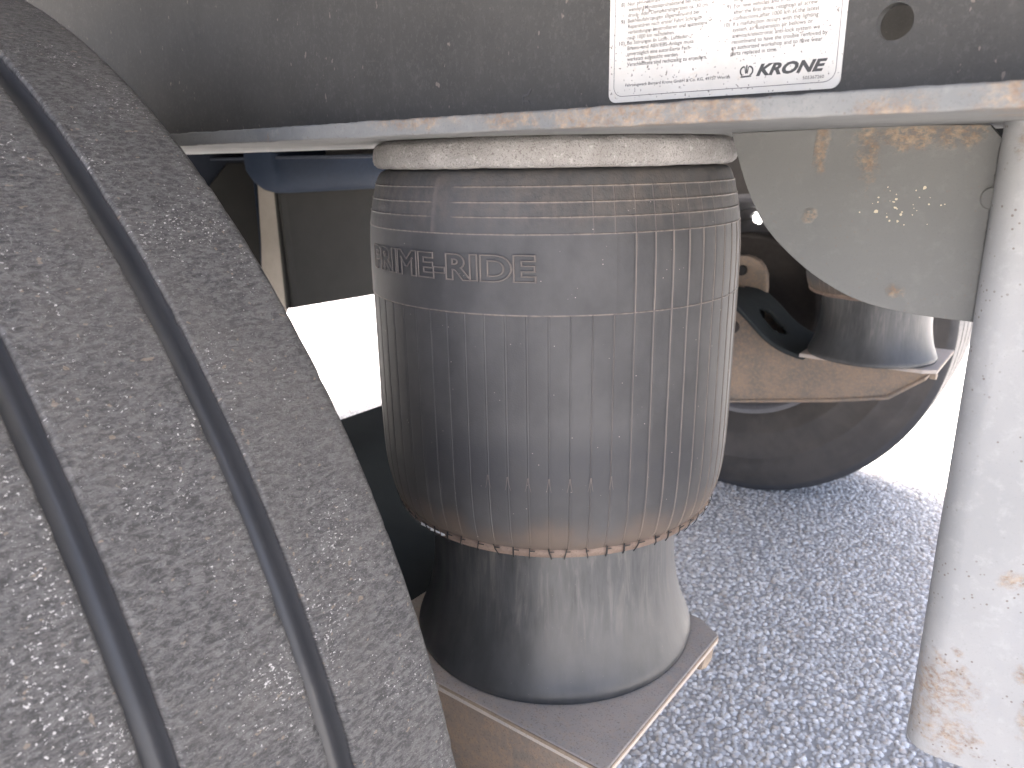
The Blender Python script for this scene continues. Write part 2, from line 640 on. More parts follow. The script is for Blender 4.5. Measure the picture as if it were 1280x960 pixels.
def stones():
    pitch = 0.0108
    us = np.arange(-0.75, 1.15, pitch)
    vs = np.arange(0.55, 2.75, pitch)
    U, Vv = np.meshgrid(us, vs)
    n = U.size
    U = U.ravel() + rng.normal(0, pitch * .30, n)
    Vv = Vv.ravel() + rng.normal(0, pitch * .30, n)
    # a second patch seen through the gap beside the front tyre
    us = np.arange(1.15, 2.6, pitch * 1.15)
    vs = np.arange(1.2, 2.1, pitch * 1.15)
    A, B = np.meshgrid(us, vs)
    U = np.concatenate([U, A.ravel() + rng.normal(0, .003, A.size)])
    Vv = np.concatenate([Vv, B.ravel() + rng.normal(0, .003, A.size)])
    n = U.size
    a = rng.uniform(.0038, .0080, n)
    b = a * rng.uniform(.6, 1.0, n)
    h = a * rng.uniform(.25, .6, n)
    rot = rng.uniform(0, math.pi, n)
    ring = np.arange(6) * math.pi / 3
    tpl = [(math.cos(t), math.sin(t), -0.15) for t in ring] + [(0.72 * math.cos(t + .3), 0.72 * math.sin(t + .3), 0.72) for t in ring] + [(0, 0, 1.0)]
    tpl = np.array(tpl)
    k = len(tpl)
    P = np.repeat(tpl[None], n, 0) * (1 + rng.normal(0, .13, (n, k, 1)))
    x = P[..., 0] * a[:, None]
    y = P[..., 1] * b[:, None]
    c, s = np.cos(rot)[:, None], np.sin(rot)[:, None]
    X = -U[:, None] + c * x - s * y
    Y = Vv[:, None] + s * x + c * y
    Z = np.maximum(P[..., 2] * h[:, None], -0.001)
    V = np.stack([X, Y, Z], -1).reshape(-1, 3)
    f = []
    for i in range(6):
        j = (i + 1) % 6
        f += [(i, j, 6 + j), (i, 6 + j, 6 + i), (6 + i, 6 + j, 12)]
    f = np.array(f)
    F = (f[None] + (np.arange(n) * k)[:, None, None]).reshape(-1, 3)
    tone = np.repeat(np.clip(rng.beta(1.5, 1.7, n), 0, 1), k)
    warm = np.repeat((rng.random(n) < .22) * rng.random(n), k)
    mk('aggregate_stones', V, F, STONE, smooth=True, attrs={'tone': tone, 'warm': warm}, kind='stuff',
       label='small pale stones showing in the washed concrete ground', cat='gravel')


stones()

# ---------------------------------------------------------------- unseen trailer floor overhead, its ends and tone set for the light
deck = thing('trailer_floor', 'wide unseen trailer floor overhead, added to shade and fill the suspension', 'trailer', W(0.2, 1.145, .345))
box('floor_panel', (-.60, 2.86), (-0.125, 2.415), (.45, .49), DECKM, deck)  # shortened pale panel lets in and bounces light to the ground
box('side_rail', (-.60, 2.86), (-0.135, -0.095), (.38, .445), DARK, deck, .004)
box('side_rail', (-.60, 2.86), (2.385, 2.425), (.38, .445), DARK, deck, .004)
for uu in (-.55, .6, 1.7, 2.78):
    box('cross_beam', (uu - .03, uu + .03), (-0.09, 2.38), (.36, .445), DARK, deck, .004)

# ---------------------------------------------------------------- chassis rails
VF, VW = .333, .3995           # flange edge, web face
ZF0, ZF1 = .0145, .0238        # flange under side and top


def rust_spots(o, L):
    return [((p[0] - o[0], p[1] - o[1], p[2] - o[2]), r, s) for p, r, s in L]


RL = W(1.5, .46, ZF0)
fl_spots = rust_spots(RL, [(W(.215, VF, .019), .016, (1.2, 1, .7)), (W(.18, VF, .020), .022, (1.5, 1, .8)), (W(.145, VF, .018), .02, (1.3, 1, .7)),
                           (W(.072, VF, .016), .010, (1.5, 1, .7)), (W(.025, VF, .018), .022, (1, 2, 1)), (W(.26, VF, .022), .018, (1.6, 1, .4)), (W(.33, VF, .023), .02, (2, 1, .3)),
                           (W(.02, .40, .0145), .03, (1, 1, 1))])
FLANGE = mat_paint('scuffed_flange_paint', (0.115, 0.12, 0.121), (0.17, 0.171, 0.165), 0.85, fl_spots, rust_amt=0.12, grit=0.4)
rail = thing('chassis_rail', 'dark grey steel chassis rail carrying the white instruction label', 'rail', RL)


def web_mesh(parent, hole=True):
    hu, hz, hr = .0895, .0565, .0078
    q = .02
    U0, U1, Z0, Z1 = -.6, 2.86, ZF1 - .001, .345
    us = [U0, hu - q, hu + q, U1]
    zs = [Z0, hz - q, hz + q, Z1]
    V, F = [], []

    def quad(pts):
        i = len(V)
        V.extend(pts)
        F.append(tuple(range(i, i + len(pts))))
    for v, sgn in ((VW, 1), (VW + .008, -1)):
        for a in range(3):
            for b in range(3):
                if a == 1 and b == 1:
                    continue
                quad([W(us[a], v, zs[b]), W(us[a + 1], v, zs[b]), W(us[a + 1], v, zs[b + 1]), W(us[a], v, zs[b + 1])])
        n = 40
        for k in range(n):
            t0, t1 = 2 * math.pi * k / n, 2 * math.pi * (k + 1) / n
            pts = []
            for t in (t0, t1):
                m_ = max(abs(math.cos(t)), abs(math.sin(t)))
                pts.append(((hu + hr * math.cos(t), hz + hr * math.sin(t)), (hu + q * math.cos(t) / m_, hz + q * math.sin(t) / m_)))
            quad([W(pts[0][0][0], v, pts[0][0][1]), W(pts[0][1][0], v, pts[0][1][1]), W(pts[1][1][0], v, pts[1][1][1]), W(pts[1][0][0], v, pts[1][0][1])])
            if sgn == 1:
                a, b = pts[0][0], pts[1][0]
                quad([W(a[0], v, a[1]), W(b[0], v, b[1]), W(b[0], v + .008, b[1]), W(a[0], v + .008, a[1])])
    o = mk('web', V, F, WEB, parent)
    bm = bmesh.new()
    bm.from_mesh(o.data)
    bmesh.ops.remove_doubles(bm, verts=bm.verts, dist=1e-6)
    bmesh.ops.recalc_face_normals(bm, faces=bm.faces)
    bm.to_mesh(o.data)
    bm.free()
    return o


web = web_mesh(rail)


def flange_mesh(parent):
    # finely cut edge so that scabs of rust can stand proud of it
    c_ = .0011
    sec = [(.62, ZF1), (.42, ZF1), (VF + .012, ZF1), (VF + c_ + .0008, ZF1), (VF + c_, ZF1), (VF + c_ * .3, ZF1 - c_ * .3), (VF, ZF1 - c_), (VF, ZF1 - c_ - .0006), (VF, ZF1 - .0045),
           (VF, ZF0 + c_ + .0006), (VF, ZF0 + c_), (VF + c_ * .3, ZF0 + c_ * .3), (VF + c_, ZF0), (VF + c_ + .0008, ZF0), (VF + .012, ZF0), (VF + .04, ZF0), (VF + .10, ZF0), (.62, ZF0)]
    us = np.concatenate([np.arange(-.6, -.1, .1), np.arange(-.1, .9, .0025), np.arange(.9, 2.87, .1)])
    n, k = len(us), len(sec)
    s = np.array(sec)
    U = np.repeat(us[:, None], k, 1)
    Vv = np.repeat(s[None, :, 0], n, 0)
    Z = np.repeat(s[None, :, 1], n, 0)
    P = np.stack([U * 260, Vv * 260, Z * 260], -1)
    Q = np.stack([U * 70, Vv * 70, Z * 70], -1)
    edge = np.clip((VF + .03 - Vv) / .03, 0, 1)
    scab = np.clip(vnoise(Q, 3) - .05, 0, 1)
    Vv = Vv - edge * (scab * .0008 + vnoise(P, 1) * .00022)
    Z = Z + edge * vnoise(P, 2) * .00030 + edge * scab * .0006 * np.sign(Z - .019)
    V = np.stack([-U, Vv, Z + HC], -1).reshape(-1, 3)
    F = grid_faces(n, k, True)
    o = mk('lower_flange', V, F, FLANGE, parent, smooth=True)
    fix(o.data)
    return o


flange_mesh(rail)
box('upper_flange', (-.6, 2.86), (VF, .62), (.3455, .3585), WEB, rail)
# stamped mark on the web (a small bent-bar glyph)
V, F = [], []


def stroke(pts, w, v, th=.0006):
    for (a, b), (c, d) in zip(pts[:-1], pts[1:]):
        t = np.array([c - a, d - b])
        t = t / np.linalg.norm(t)
        nrm = np.array([-t[1], t[0]]) * w / 2
        i = len(V)
        for (p, q) in ((a, b), (c, d)):
            for sg in (-1, 1):
                for vv in (v, v - th):
                    V.append(W(p + sg * nrm[0], vv, q + sg * nrm[1]))
        F.extend([(i + 1, i + 3, i + 7, i + 5), (i, i + 4, i + 6, i + 2), (i, i + 1, i + 5, i + 4), (i + 2, i + 6, i + 7, i + 3), (i, i + 2, i + 3, i + 1), (i + 4, i + 5, i + 7, i + 6)])


stroke([(.2985, .0325), (.2985, .0375), (.2945, .0382), (.2925, .0412)], .0011, VW + .0002)
stroke([(.2985, .0345), (.2945, .0345), (.2935, .0325)], .0010, VW + .00022)
mk('stamped_mark', V, F, INK2, rail)

# ---- instruction label
S0, S1, LZ0, LZ1 = .2370, .1103, .0300, .145


def rrect(u0, u1, z0, z1, r, n=8):
    """rounded rectangle, u falling to the right"""
    P = []
    for cx, cz, t0 in ((u0 - r, z0 + r, 180), (u1 + r, z0 + r, 270), (u1 + r, z1 - r, 0), (u0 - r, z1 - r, 90)):
        for k in range(n + 1):
            t = R(t0 + 90 * k / n)
            P.append((cx - r * math.cos(t), cz + r * math.sin(t)))
    return P


lab = prism('instruction_label', rrect(S0, S1, LZ0, LZ1, .0045), VW + .0002, VW - .0006, LABEL, rail,
            label='white weathered instruction label with small print')
VL = VW - .0007
a, b = rrect(S0 - .0032, S1 + .0024, LZ0 + .0030, LZ1 - .003, .0055), rrect(S0 - .0035, S1 + .0027, LZ0 + .0033, LZ1 - .0033, .0052)
n = len(a)
mk('border_line', [W(x, VL, z) for x, z in a] + [W(x, VL, z) for x, z in b], [(i, (i + 1) % n, n + (i + 1) % n, n + i) for i in range(n)], INK, lab)


def text_mesh(txt, bold=0.0, shear=0.0, res=3, fill=True, bevel=0.0):
    cu = bpy.data.curves.new('t', 'FONT')
    cu.body = txt
    cu.size = 1.0
    cu.offset = bold
    cu.shear = shear
    cu.resolution_u = res
    if not fill:
        cu.fill_mode = 'NONE'
        cu.bevel_depth = bevel
        cu.bevel_resolution = 1
    o = bpy.data.objects.new('t', cu)
    COL.objects.link(o)
    dg = bpy.context.evaluated_depsgraph_get()
    me = bpy.data.meshes.new_from_object(o.evaluated_get(dg))
    Vv = np.array([v.co[:] for v in me.vertices]).reshape(-1, 3)
    Ff = [tuple(p.vertices) for p in me.polygons]
    bpy.data.objects.remove(o)
    bpy.data.curves.remove(cu)
    bpy.data.meshes.remove(me)
    return Vv, Ff


def print_lines(name, lines, mat, cap=.00195, bold=.012, shear=0.0, parent=None):
    V, F = [], []
    for txt, u0, u1, z in lines:
        T, f = text_mesh(txt, bold, shear)
        x0, x1 = T[:, 0].min(), T[:, 0].max()
        sx = (u0 - u1) / (x1 - x0)
        sy = cap / .70
        i = len(V)
        V += [W(u0 - (p[0] - x0) * sx, VL, z + p[1] * sy) for p in T]
        F += [tuple(i + q for q in ff) for ff in f]
    return mk(name, V, F, mat, parent)


G = [('ausreichend absichern.', .226, .196, .0822), ('8)', .2300, .2275, .0793), ('Nur pH-neutrale Reinigungsmittel ver-', .226, .1805, .0793), ('wenden. Mindestsprühabstand bei Hoch-', .2255, .1812, .0765), ('druck- oder Dampfstrahlgeräten ca. 30 cm.', .2255, .1787, .0737),
     ('9)', .2300, .2275, .0708), ('Bei Neufahrzeugen allgemein und bei', .2257, .1838, .0708), ('Reparaturen nach erster Fahrt Schraub-', .2255, .1820, .0680), ('verbindungen kontrollieren und spätestens', .2255, .1790, .0652), ('nach 1000 km nachziehen.', .2255, .1972, .0624),
     ('10)', .2308, .2273, .0598), ('Bei Störungen an Licht-, Luftfeder-,', .2257, .1882, .0598), ('Brems- und ABV/EBS-Anlage muss', .2255, .1862, .0570), ('unverzüglich eine autorisierte Fach-', .2255, .1872, .0542), ('werkstatt aufgesucht werden.', .2255, .1945, .0514), ('Verschleißteile sind rechtzeitig zu erneuern.', .2255, .1783, .0487)]
EN = [('single parts.', .1655, .150, .0740), ('9)', .1690, .1668, .0710), ('For new vehicles and in case of repair', .1652, .1245, .0710), ('after the first drive, retighten all screw', .1652, .1240, .0682), ('connections after 1000 km at the latest', .1652, .1230, .0654),
      ('10)', .1697, .1668, .0627), ('If a malfunction occurs with the lighting', .1652, .1232, .0627), ('system, air suspension air bellows or', .1652, .1255, .0600), ('anti-lock/electronic anti-lock system we', .1652, .1220, .0572), ('recommend to have the trouble removed by', .1652, .1182, .0544), ('an authorized workshop and to have wear', .1652, .1203, .0517), ('parts replaced in time.', .1655, .1415, .0490)]
print_lines('small_print', G, INK, parent=lab)
print_lines('small_print', EN, INK, parent=lab)
print_lines('address_line', [('Fahrzeugwerk Bernard Krone GmbH & Co. KG, 49757 Werlte', .2262, .1650, .0382)], INK, .0015, .010, parent=lab)
print_lines('part_number', [('505367260', .1280, .1180, .0350)], INK, .0015, .010, parent=lab)
print_lines('maker_lettering', [('KRONE', .1515, .1170, .0385)], INK2, .0051, .045, .33, parent=lab)
V, F = [], []


def flat_stroke(pts, w):
    pts = np.array(pts)
    for k in range(len(pts)):
        t = pts[min(k + 1, len(pts) - 1)] - pts[max(k - 1, 0)]
        t = t / np.linalg.norm(t)
        nn = np.array([-t[1], t[0]]) * w / 2
        for s in (-1, 1):
            p = pts[k] + s * nn
            V.append(W(.1565 - p[0], VL, .0412 + p[1]))
        if k:
            i = len(V) - 4
            F.append((i, i + 1, i + 3, i + 2))


for s in (-1, 1):
    flat_stroke([(s * (.0012 + .0020 * math.sin(t)), -.0002 + .0021 * math.cos(t)) for t in np.linspace(.0, 2.7, 12)], .0008)
    flat_stroke([(s * .0004, -.0015), (s * .0010, .0019)], .0005)
flat_stroke([(0, -.0012), (0, .0026)], .0007)
flat_stroke([(-.0026, -.0029), (.0026, -.0027)], .0008)
mk('crown_emblem', V, F, INK2, lab)

# the rail of the other side
MID = 1.145


def mirror_copy(root, label, skip=(), group=None):
    r = root.copy()
    COL.objects.link(r)
    r.location = (root.location.x, 2 * MID - root.location.y, root.location.z)
    r.scale = (1, -1, 1)
    r['label'] = label
    if group:
        r['group'] = group
        root['group'] = group
    for ch in list(root.children):
        if ch.name.split('.')[0] in skip:
            continue
        c = ch.copy()
        COL.objects.link(c)
        c.parent = r
        for gch in list(ch.children):
            if gch.name.split('.')[0] in skip:
                continue
            d = gch.copy()
            COL.objects.link(d)
            d.parent = c
    return r


far_rail = mirror_copy(rail, 'plain dark chassis rail with shade-dark flange beyond the near rail, above the hanging plates', ('instruction_label', 'stamped_mark'))

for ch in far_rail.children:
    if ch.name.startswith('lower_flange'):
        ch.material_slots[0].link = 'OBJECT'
        ch.material_slots[0].material = DARK  # darker colour stands in for shade on this flange

# ---------------------------------------------------------------- air spring
CU, CV = .365, .528
BK = Vector((math.cos(YAW), -math.sin(YAW), 0))      # from the spring towards the open side
RT = Vector((math.sin(YAW), math.cos(YAW), 0))
spring = thing('air_spring', 'tall ribbed black rubber air bellows on flared piston under the rail', 'air spring', W(CU, CV, -.426))


def ped_noise(T, r, z):
    P = np.stack([r * np.cos(T), r * np.sin(T), z], -1)
    k = np.clip((r - .10) / .03, 0, 1)
    n = vnoise(P * 45, 5) * .0009 + vnoise(P * 160, 6) * .0006 + vnoise(P * 420, 7) * .00035
    # worn upper edge over the inboard rear side
    return n * k, (vnoise(P * 60, 8) * .0005 + vnoise(P * 200, 9) * .0003) * k


lathe_z('top_plate', resample([(.01, .0152), (.12, .0150), (.136, .0146), (.1395, .0132), (.1428, .0110), (.1442, .0075), (.1446, .0040), (.1446, .0005), (.1438, -.0022), (.1415, -.0045), (.1375, -.0056), (.12, -.0056), (.01, -.0056)], .0022),
        CU, CV, CAST, spring, 480, ped_noise, label='rough grey cast disc on top of the bellows')

STEP = 5.625
cols = []
offs = [0, .07, .15, .24, .4, .8, 1.5, 2.5, 3.2, 4.1, 4.8, 5.2, 5.38, 5.47, 5.555]
for k in range(64):
    for o_ in offs:
        cols.append(1.2 + STEP * (k - 32) + o_)
cols = np.array(cols)
prof = np.array([(.10, -.0052), (.132, -.0056), (.1385, -.0072), (.1412, -.0105), (.1455, -.024), (.1488, -.040), (.1505, -.055), (.1512, -.08), (.1510, -.11), (.1510, -.16), (.1507, -.215), (.1498, -.238), (.1478, -.256), (.1445, -.270),
                 (.1405, -.2785), (.1365, -.2835), (.131, -.2862), (.125, -.2855), (.119, -.281), (.115, -.272), (.113, -.25)])
prof = resample(chaikin(prof, 2), .0022)
RINGS = [-.0168, -.0266, -.0360, -.0468, -.0998]
extra = []
for zr in RINGS:
    for d in (-.0009, -.0005, -.0002, 0, .0002, .0005, .0009):
        zz = zr + d
        extra.append((np.interp(-zz, -prof[:60, 1], prof[:60, 0]), zz))
side_top = np.argmax(prof[:, 1] < -.0105)
side_end = np.argmax(prof[:, 1] < -.20)
mid = np.array(sorted(list(map(tuple, prof[side_top:side_end])) + extra, key=lambda q: -q[1]))
mid[:, 0] = np.interp(-mid[:, 1], -prof[side_top:side_end, 1], prof[side_top:side_end, 0])
prof = np.concatenate([prof[:side_top], mid, prof[side_end:]])


def bellows():
    nr, nc = len(prof), len(cols)
    TH = np.repeat(cols[None], nr, 0)
    r = np.repeat(prof[:, 0][:, None], nc, 1)
    z = np.repeat(prof[:, 1][:, None], nc, 1)
    d = (TH - 1.2 + STEP / 2) % STEP - STEP / 2            # degrees from the nearest rib
    rib = np.exp(-(d / .16) ** 2)
    gro = np.exp(-((np.abs(d) - .27) / .13) ** 2)
    zoneC = np.clip((-z - .0995) / .001, 0, 1) * np.clip((z + .291) / .004, 0, 1)
    zoneC = zoneC * np.where(np.arange(nr)[:, None] > nr - 14, 0, 1)
    zoneB = ((z < -.047) & (z > -.0995) & (TH > 15)).astype(float)
    zoneA = ((z <= -.0165) & (z >= -.047) & (TH > 5)).astype(float)
    fade = np.clip((TH + 30) / 60, .35, 1.0)
    h = (rib * .00045 - gro * .00055) * (zoneC * fade + zoneB) + rib * .00022 * zoneA
    dust = rib * (zoneC * np.clip((TH - 2) / 36, .03, .75) + zoneB * .9) + rib * zoneA * .3
    for i, zr in enumerate(RINGS):
        e = np.exp(-((z - zr) / .00042) ** 2)
        # rings stop short of the overlap seam on the shoulder
        seam = np.abs(TH + 36.3)
        keep = 1.0 if i >= 3 else np.clip((np.where(TH < -36.3, seam - .8, seam - 5.5)) / .8, 0, 1)
        nz = .55 + .45 * vnoise(np.stack([TH * 2.2, z * 0, z * 0 + i], -1), 11 + i)
        h += e * .00050 * keep
        dust = np.maximum(dust, e * keep * np.clip(nz + .25, .15, 1))
    shoulder = np.clip((z + .047) / .001, 0, 1) * np.clip((-z - .010) / .001, 0, 1)
    h += shoulder * .0004 * (TH < -36.3) + shoulder * np.exp(-((TH + 36.3) / .3) ** 2) * .0004
    dust = np.maximum(dust, shoulder * np.exp(-((TH + 36.3) / .35) ** 2) * .8)
    P = np.stack([r * np.sin(np.radians(TH)), r * np.cos(np.radians(TH)), z], -1)
    h += vnoise(P * 26, 21) * .0002 + shoulder * vnoise(P * 260, 22) * .00022
    # the label panel is very slightly proud
    h += ((z < -.047) & (z > -.0995) & (TH < 13)).astype(float) * .00025
    rr = r + h
    t = np.radians(TH)
    X = -CU + rr * (np.sin(t) * RT.x + np.cos(t) * BK.x)
    Y = CV + rr * (np.sin(t) * RT.y + np.cos(t) * BK.y)
    V = np.stack([X, Y, z + HC], -1).reshape(-1, 3)
    cyl = np.stack([t * .15, z, r], -1).reshape(-1, 3)
    o = mk('bellows', V, grid_faces(nr, nc), BELL, spring, True, {'cyl': cyl, 'dust': dust.ravel()})
    fix(o.data)
    return o


bel = bellows()


def onb(th, r, z):
    t = math.radians(th)
    return (-CU + r * (math.sin(t) * RT.x + math.cos(t) * BK.x), CV + r * (math.sin(t) * RT.y + math.cos(t) * BK.y), z + HC)


def emboss():
    V, F, D = [], [], []
    th0, th1, z0, cap = -66.5, -7.6, -.0764, .0165
    body, fb = text_mesh('PRIME-RIDE', .035, 0, 6)
    x0, x1 = body[:, 0].min(), body[:, 0].max()
    sx = (th1 - th0) / (x1 - x0)
    sy = cap / body[:, 1].max()
    for T, f, lift, ds in ():
        i = len(V)
        V += [onb(th0 + (p[0] - x0) * sx, .1514 + lift, z0 + p[1] * sy) for p in T]
        F += [tuple(i + q for q in ff) for ff in f]
        D += [ds] * len(T)
    line, fl_ = text_mesh('PRIME-RIDE', .035, 0, 6, False, .022)
    i = len(V)
    V += [onb(th0 + (p[0] - x0) * sx, .1515 + .0005 + p[2] * .02, z0 + p[1] * sy) for p in line]
    F += [tuple(i + q for q in ff) for ff in fl_]
    D += [.45] * len(line)
    V = np.array(V)
    c = np.stack([np.arange(len(V)) * 0 + .0 + V[:, 0], V[:, 2] - HC, V[:, 1]], -1)
    return mk('embossed_lettering', V, F, BELL, bel, False, {'cyl': c, 'dust': np.array(D)})


emboss()


def lip():
    ths = np.arange(-180, 180, 1.125)
    sec = [(.1392, -.2782), (.1408, -.2800), (.1402, -.2828), (.1380, -.2862), (.1352, -.2876), (.1318, -.2872)]
    V = []
    for (r, z) in sec:
        for t in ths:
            q = vnoise(np.array([t * .6, r * 300, 0.]), 31) * .0006
            V.append(onb(t, r + q, z + q * .6))
    n = len(ths)
    o = mk('rolled_lip', V, grid_faces(len(sec), n), LIPM, bel, True)
    fix(o.data)
    # pale strip pieces along one side of the lip
    V, F = [], []
    for t0, t1 in ((-52.5, -47.8), (-47.2, -42.5), (-41.9, -40.2)):
        i = len(V)
        m_ = 6
        for k in range(m_ + 1):
            t = t0 + (t1 - t0) * k / m_
            w = .0019 * (1 - .45 * (k / m_))
            V += [onb(t, .1416, -.2806), onb(t, .1416, -.2806 - w * 1.5), onb(t, .1396, -.2806 - w * 1.5)]
        for k in range(m_):
            a = i + 3 * k
            F += [(a, a + 3, a + 4, a + 1), (a + 1, a + 4, a + 5, a + 2)]
    mk('pale_strip', V, F, PALE, bel, label='pale strip at the bottom lip')
    # cord ends cross the lip at every rib
    V, F = [], []
    for k in range(64):
        t = 1.2 + STEP * (k - 32) + random.uniform(-.6, .6)
        lean = random.uniform(-.9, .9)
        i = len(V)
        w = random.uniform(.14, .24)
        for (r, z, dt) in ((.1424, -.2768, 0), (.1420, -.2806, lean * .4), (.1412, -.2834, lean), (.1390, -.2868, lean * 1.3)):
            V += [onb(t + dt - w, r, z), onb(t + dt + w, r, z)]
        for q in range(3):
            F.append((i + 2 * q, i + 2 * q + 1, i + 2 * q + 3, i + 2 * q + 2))
        # short run of thread along the seam
        i = len(V)
        L = random.uniform(.9, 2.6)
        V += [onb(t, .1422, -.2798), onb(t + L, .1422, -.2797), onb(t + L, .1422, -.2791), onb(t, .1422, -.2791)]
        F.append((i, i + 1, i + 2, i + 3))
    o = mk('lip_stitching', V, F, BLACK, bel)
    md = o.modifiers.new('thick', 'SOLIDIFY')
    md.thickness = .0005
    # splayed mould marks where the centre ribs end
    V, F = [], []
    for k in range(-4, 3):
        t0 = 1.2 + STEP * k
        for s in (-1, 1):
            i = len(V)
            L = random.uniform(.6, 1.1)
            for q in range(5):
                f_ = q / 4
                t = t0 + s * (.10 + .75 * L * f_ ** 1.6)
                w = .10 * (1 - f_ * .5)
                zz = -.2165 - .0105 * f_
                V += [onb(t - w, .15185, zz), onb(t + w, .15185, zz)]
            for q in range(4):
                F.append((i + 2 * q, i + 2 * q + 1, i + 2 * q + 3, i + 2 * q + 2))
    V = np.array(V)
    c = np.stack([V[:, 0], V[:, 2] - HC, V[:, 1]], -1)
    mk('mould_marks', V, F, BELL, bel, False, {'cyl': c, 'dust': np.full(len(V), .55)})


lip()

pp = chaikin([(.09, -.235), (.1110, -.24), (.1110, -.285), (.1110, -.325), (.1118, -.348), (.1145, -.370), (.1190, -.390), (.1250, -.407), (.1302, -.418), (.1302, -.4235), (.1290, -.4262), (.10, -.4265)], 2)
lathe_z('piston', resample(pp, .004), CU, CV, PIST, spring, 256,
        lambda T, r, z: (vnoise(np.stack([r * np.cos(T), r * np.sin(T), z], -1) * 22, 41) * .0006, 0 * r))

mirror_copy(spring, 'dark air bellows and flared piston standing on the opposite trailing arm',
            ('embossed_lettering', 'lip_stitching', 'pale_strip', 'mould_marks'), 'air springs of the axle')

# ---------------------------------------------------------------- trailing arm
arm = thing('trailing_arm', 'rusty steel trailing arm under the ribbed bellows beside the tread', 'suspension arm', W(.776, .48, -.52))
tw = .0085
pl = [(.222, .394), (.222, .590), (.245, .606), (.52, .606), (.52, .384), (.385, .384)]
prism('spring_seat', [(.222, .388), (.222, .591), (.247, .607), (.495, .607), (.495, .386)], -.4265, -.4265 - tw, SEAT, arm, .0014, 'uv',
      label='flat steel spring seat under the piston')
box('worn_edge', (.224, .49), (.3868, .3888), (-.4305, -.4272), TANE, arm, .0006)
prism('worn_edge', [(.2215, .392), (.2215, .5895), (.2235, .5895), (.2235, .392)], -.4272, -.4300, TANE, arm, .0005, 'uv')
prism('end_gusset', [(.572, -.434), (.588, -.4345), (.583, -.449), (.572, -.452), (.558, -.446)], .224, .236, TANE, arm, .0015, 'vz')
topl = [(.232, -.436), (.50, -.436), (.545, -.428), (.585, -.405), (.625, -.365), (.665, -.335), (.72, -.322), (.90, -.325), (1.0, -.34), (1.28, -.345)]
botl = [(1.28, -.47), (1.0, -.53), (.85, -.565), (.66, -.578), (.42, -.532), (.31, -.506), (.245, -.452)]
for v0 in (.392, .562):
    prism('side_plate', topl + botl, v0, v0 + .010, ARM, arm, .0012)


def strip(name, line, v0, v1, th, parent, mat, hole=None, smooth=True):
    L = resample(chaikin(line, 2) if smooth else line, .006)
    n = 30
    nr = len(L)
    V = np.array([W(p[0], v0 + (v1 - v0) * k / (n - 1), p[1]) for p in L for k in range(n)])
    F = grid_faces(nr, n, False)
    if hole:
        (hu, hv, ru, rv) = hole
        c = V[F].mean(1)
        F = F[((-c[:, 0] - hu) / ru) ** 2 + ((c[:, 1] - hv) / rv) ** 2 > 1]
    o = mk(name, V, F, mat, parent, True)
    md = o.modifiers.new('thick', 'SOLIDIFY')
    md.thickness = th
    md.offset = 0
    return o


RAMP = [(.49, -.4405), (.505, -.439)] + topl[2:6] + [(.70, -.329), (.755, -.329)]
strip('top_plate', RAMP, .376, .705, .009, arm, TEAL)
strip('bottom_plate', botl, .3885, .5755, .008, arm, ARM, None, False)
# pivot eye at the front end
lw = tube('pivot_bush', W(1.30, .37, -.405), W(1.30, .60, -.405), .07, DRUM, arm, 32)
far_arm = mirror_copy(arm, 'rusty trailing arm with an oval opening beside the opposite wheel', ('top_plate',), 'trailing arms of the axle')
OFF[far_arm.name] = Vector(arm.location)
strip('top_plate', RAMP, .376, .59, .009, far_arm, TEAL, (.600, .49, .034, .035))

# ---------------------------------------------------------------- axle
AU, AZ = .775, -.412
ax = thing('axle_beam', 'round rusty axle tube crossing behind the bellows', 'axle', W(AU, MID, AZ))
tube('axle_tube', W(AU, .14, AZ - .005), W(AU, 2 * MID - .14, AZ - .005), .0635, ARM, ax, 40)
tube('camshaft', W(AU - .11, .30, AZ + .02), W(AU - .11, .80, AZ + .02), .016, DRUM, ax, 16)
tube('camshaft', W(AU - .11, 2 * MID - .30, AZ + .02), W(AU - .11, 2 * MID - .80, AZ + .02), .016, DRUM, ax, 16)
# brake lever with an eye
for sg, v0 in ((1, 1.905), (-1, 2 * MID - 1.905)):
    P = [(.66, -.40), (.655, -.30), (.672, -.262), (.705, -.245), (.745, -.248), (.765, -.28), (.75, -.33), (.73, -.42)]
    prism('slack_lever', chaikin(P + P[:1], 1)[:-1].tolist(), v0, v0 + .02, ARM, ax, .003)
    tube('lever_pin', W(.722, v0 - .012, -.284), W(.722, v0 + .032, -.284), .013, BLACK, ax, 18)

# ---------------------------------------------------------------- wheels
WV = .0622                     # middle of the near tread
WU, WZ = .7813, -.4232         # near hub; the tyre squats on the ground under its load
wheel = thing('trailer_wheel', 'worn grey tyre tread with deep circumferential grooves beside the bellows', 'wheel', W(WU, WV, WZ))


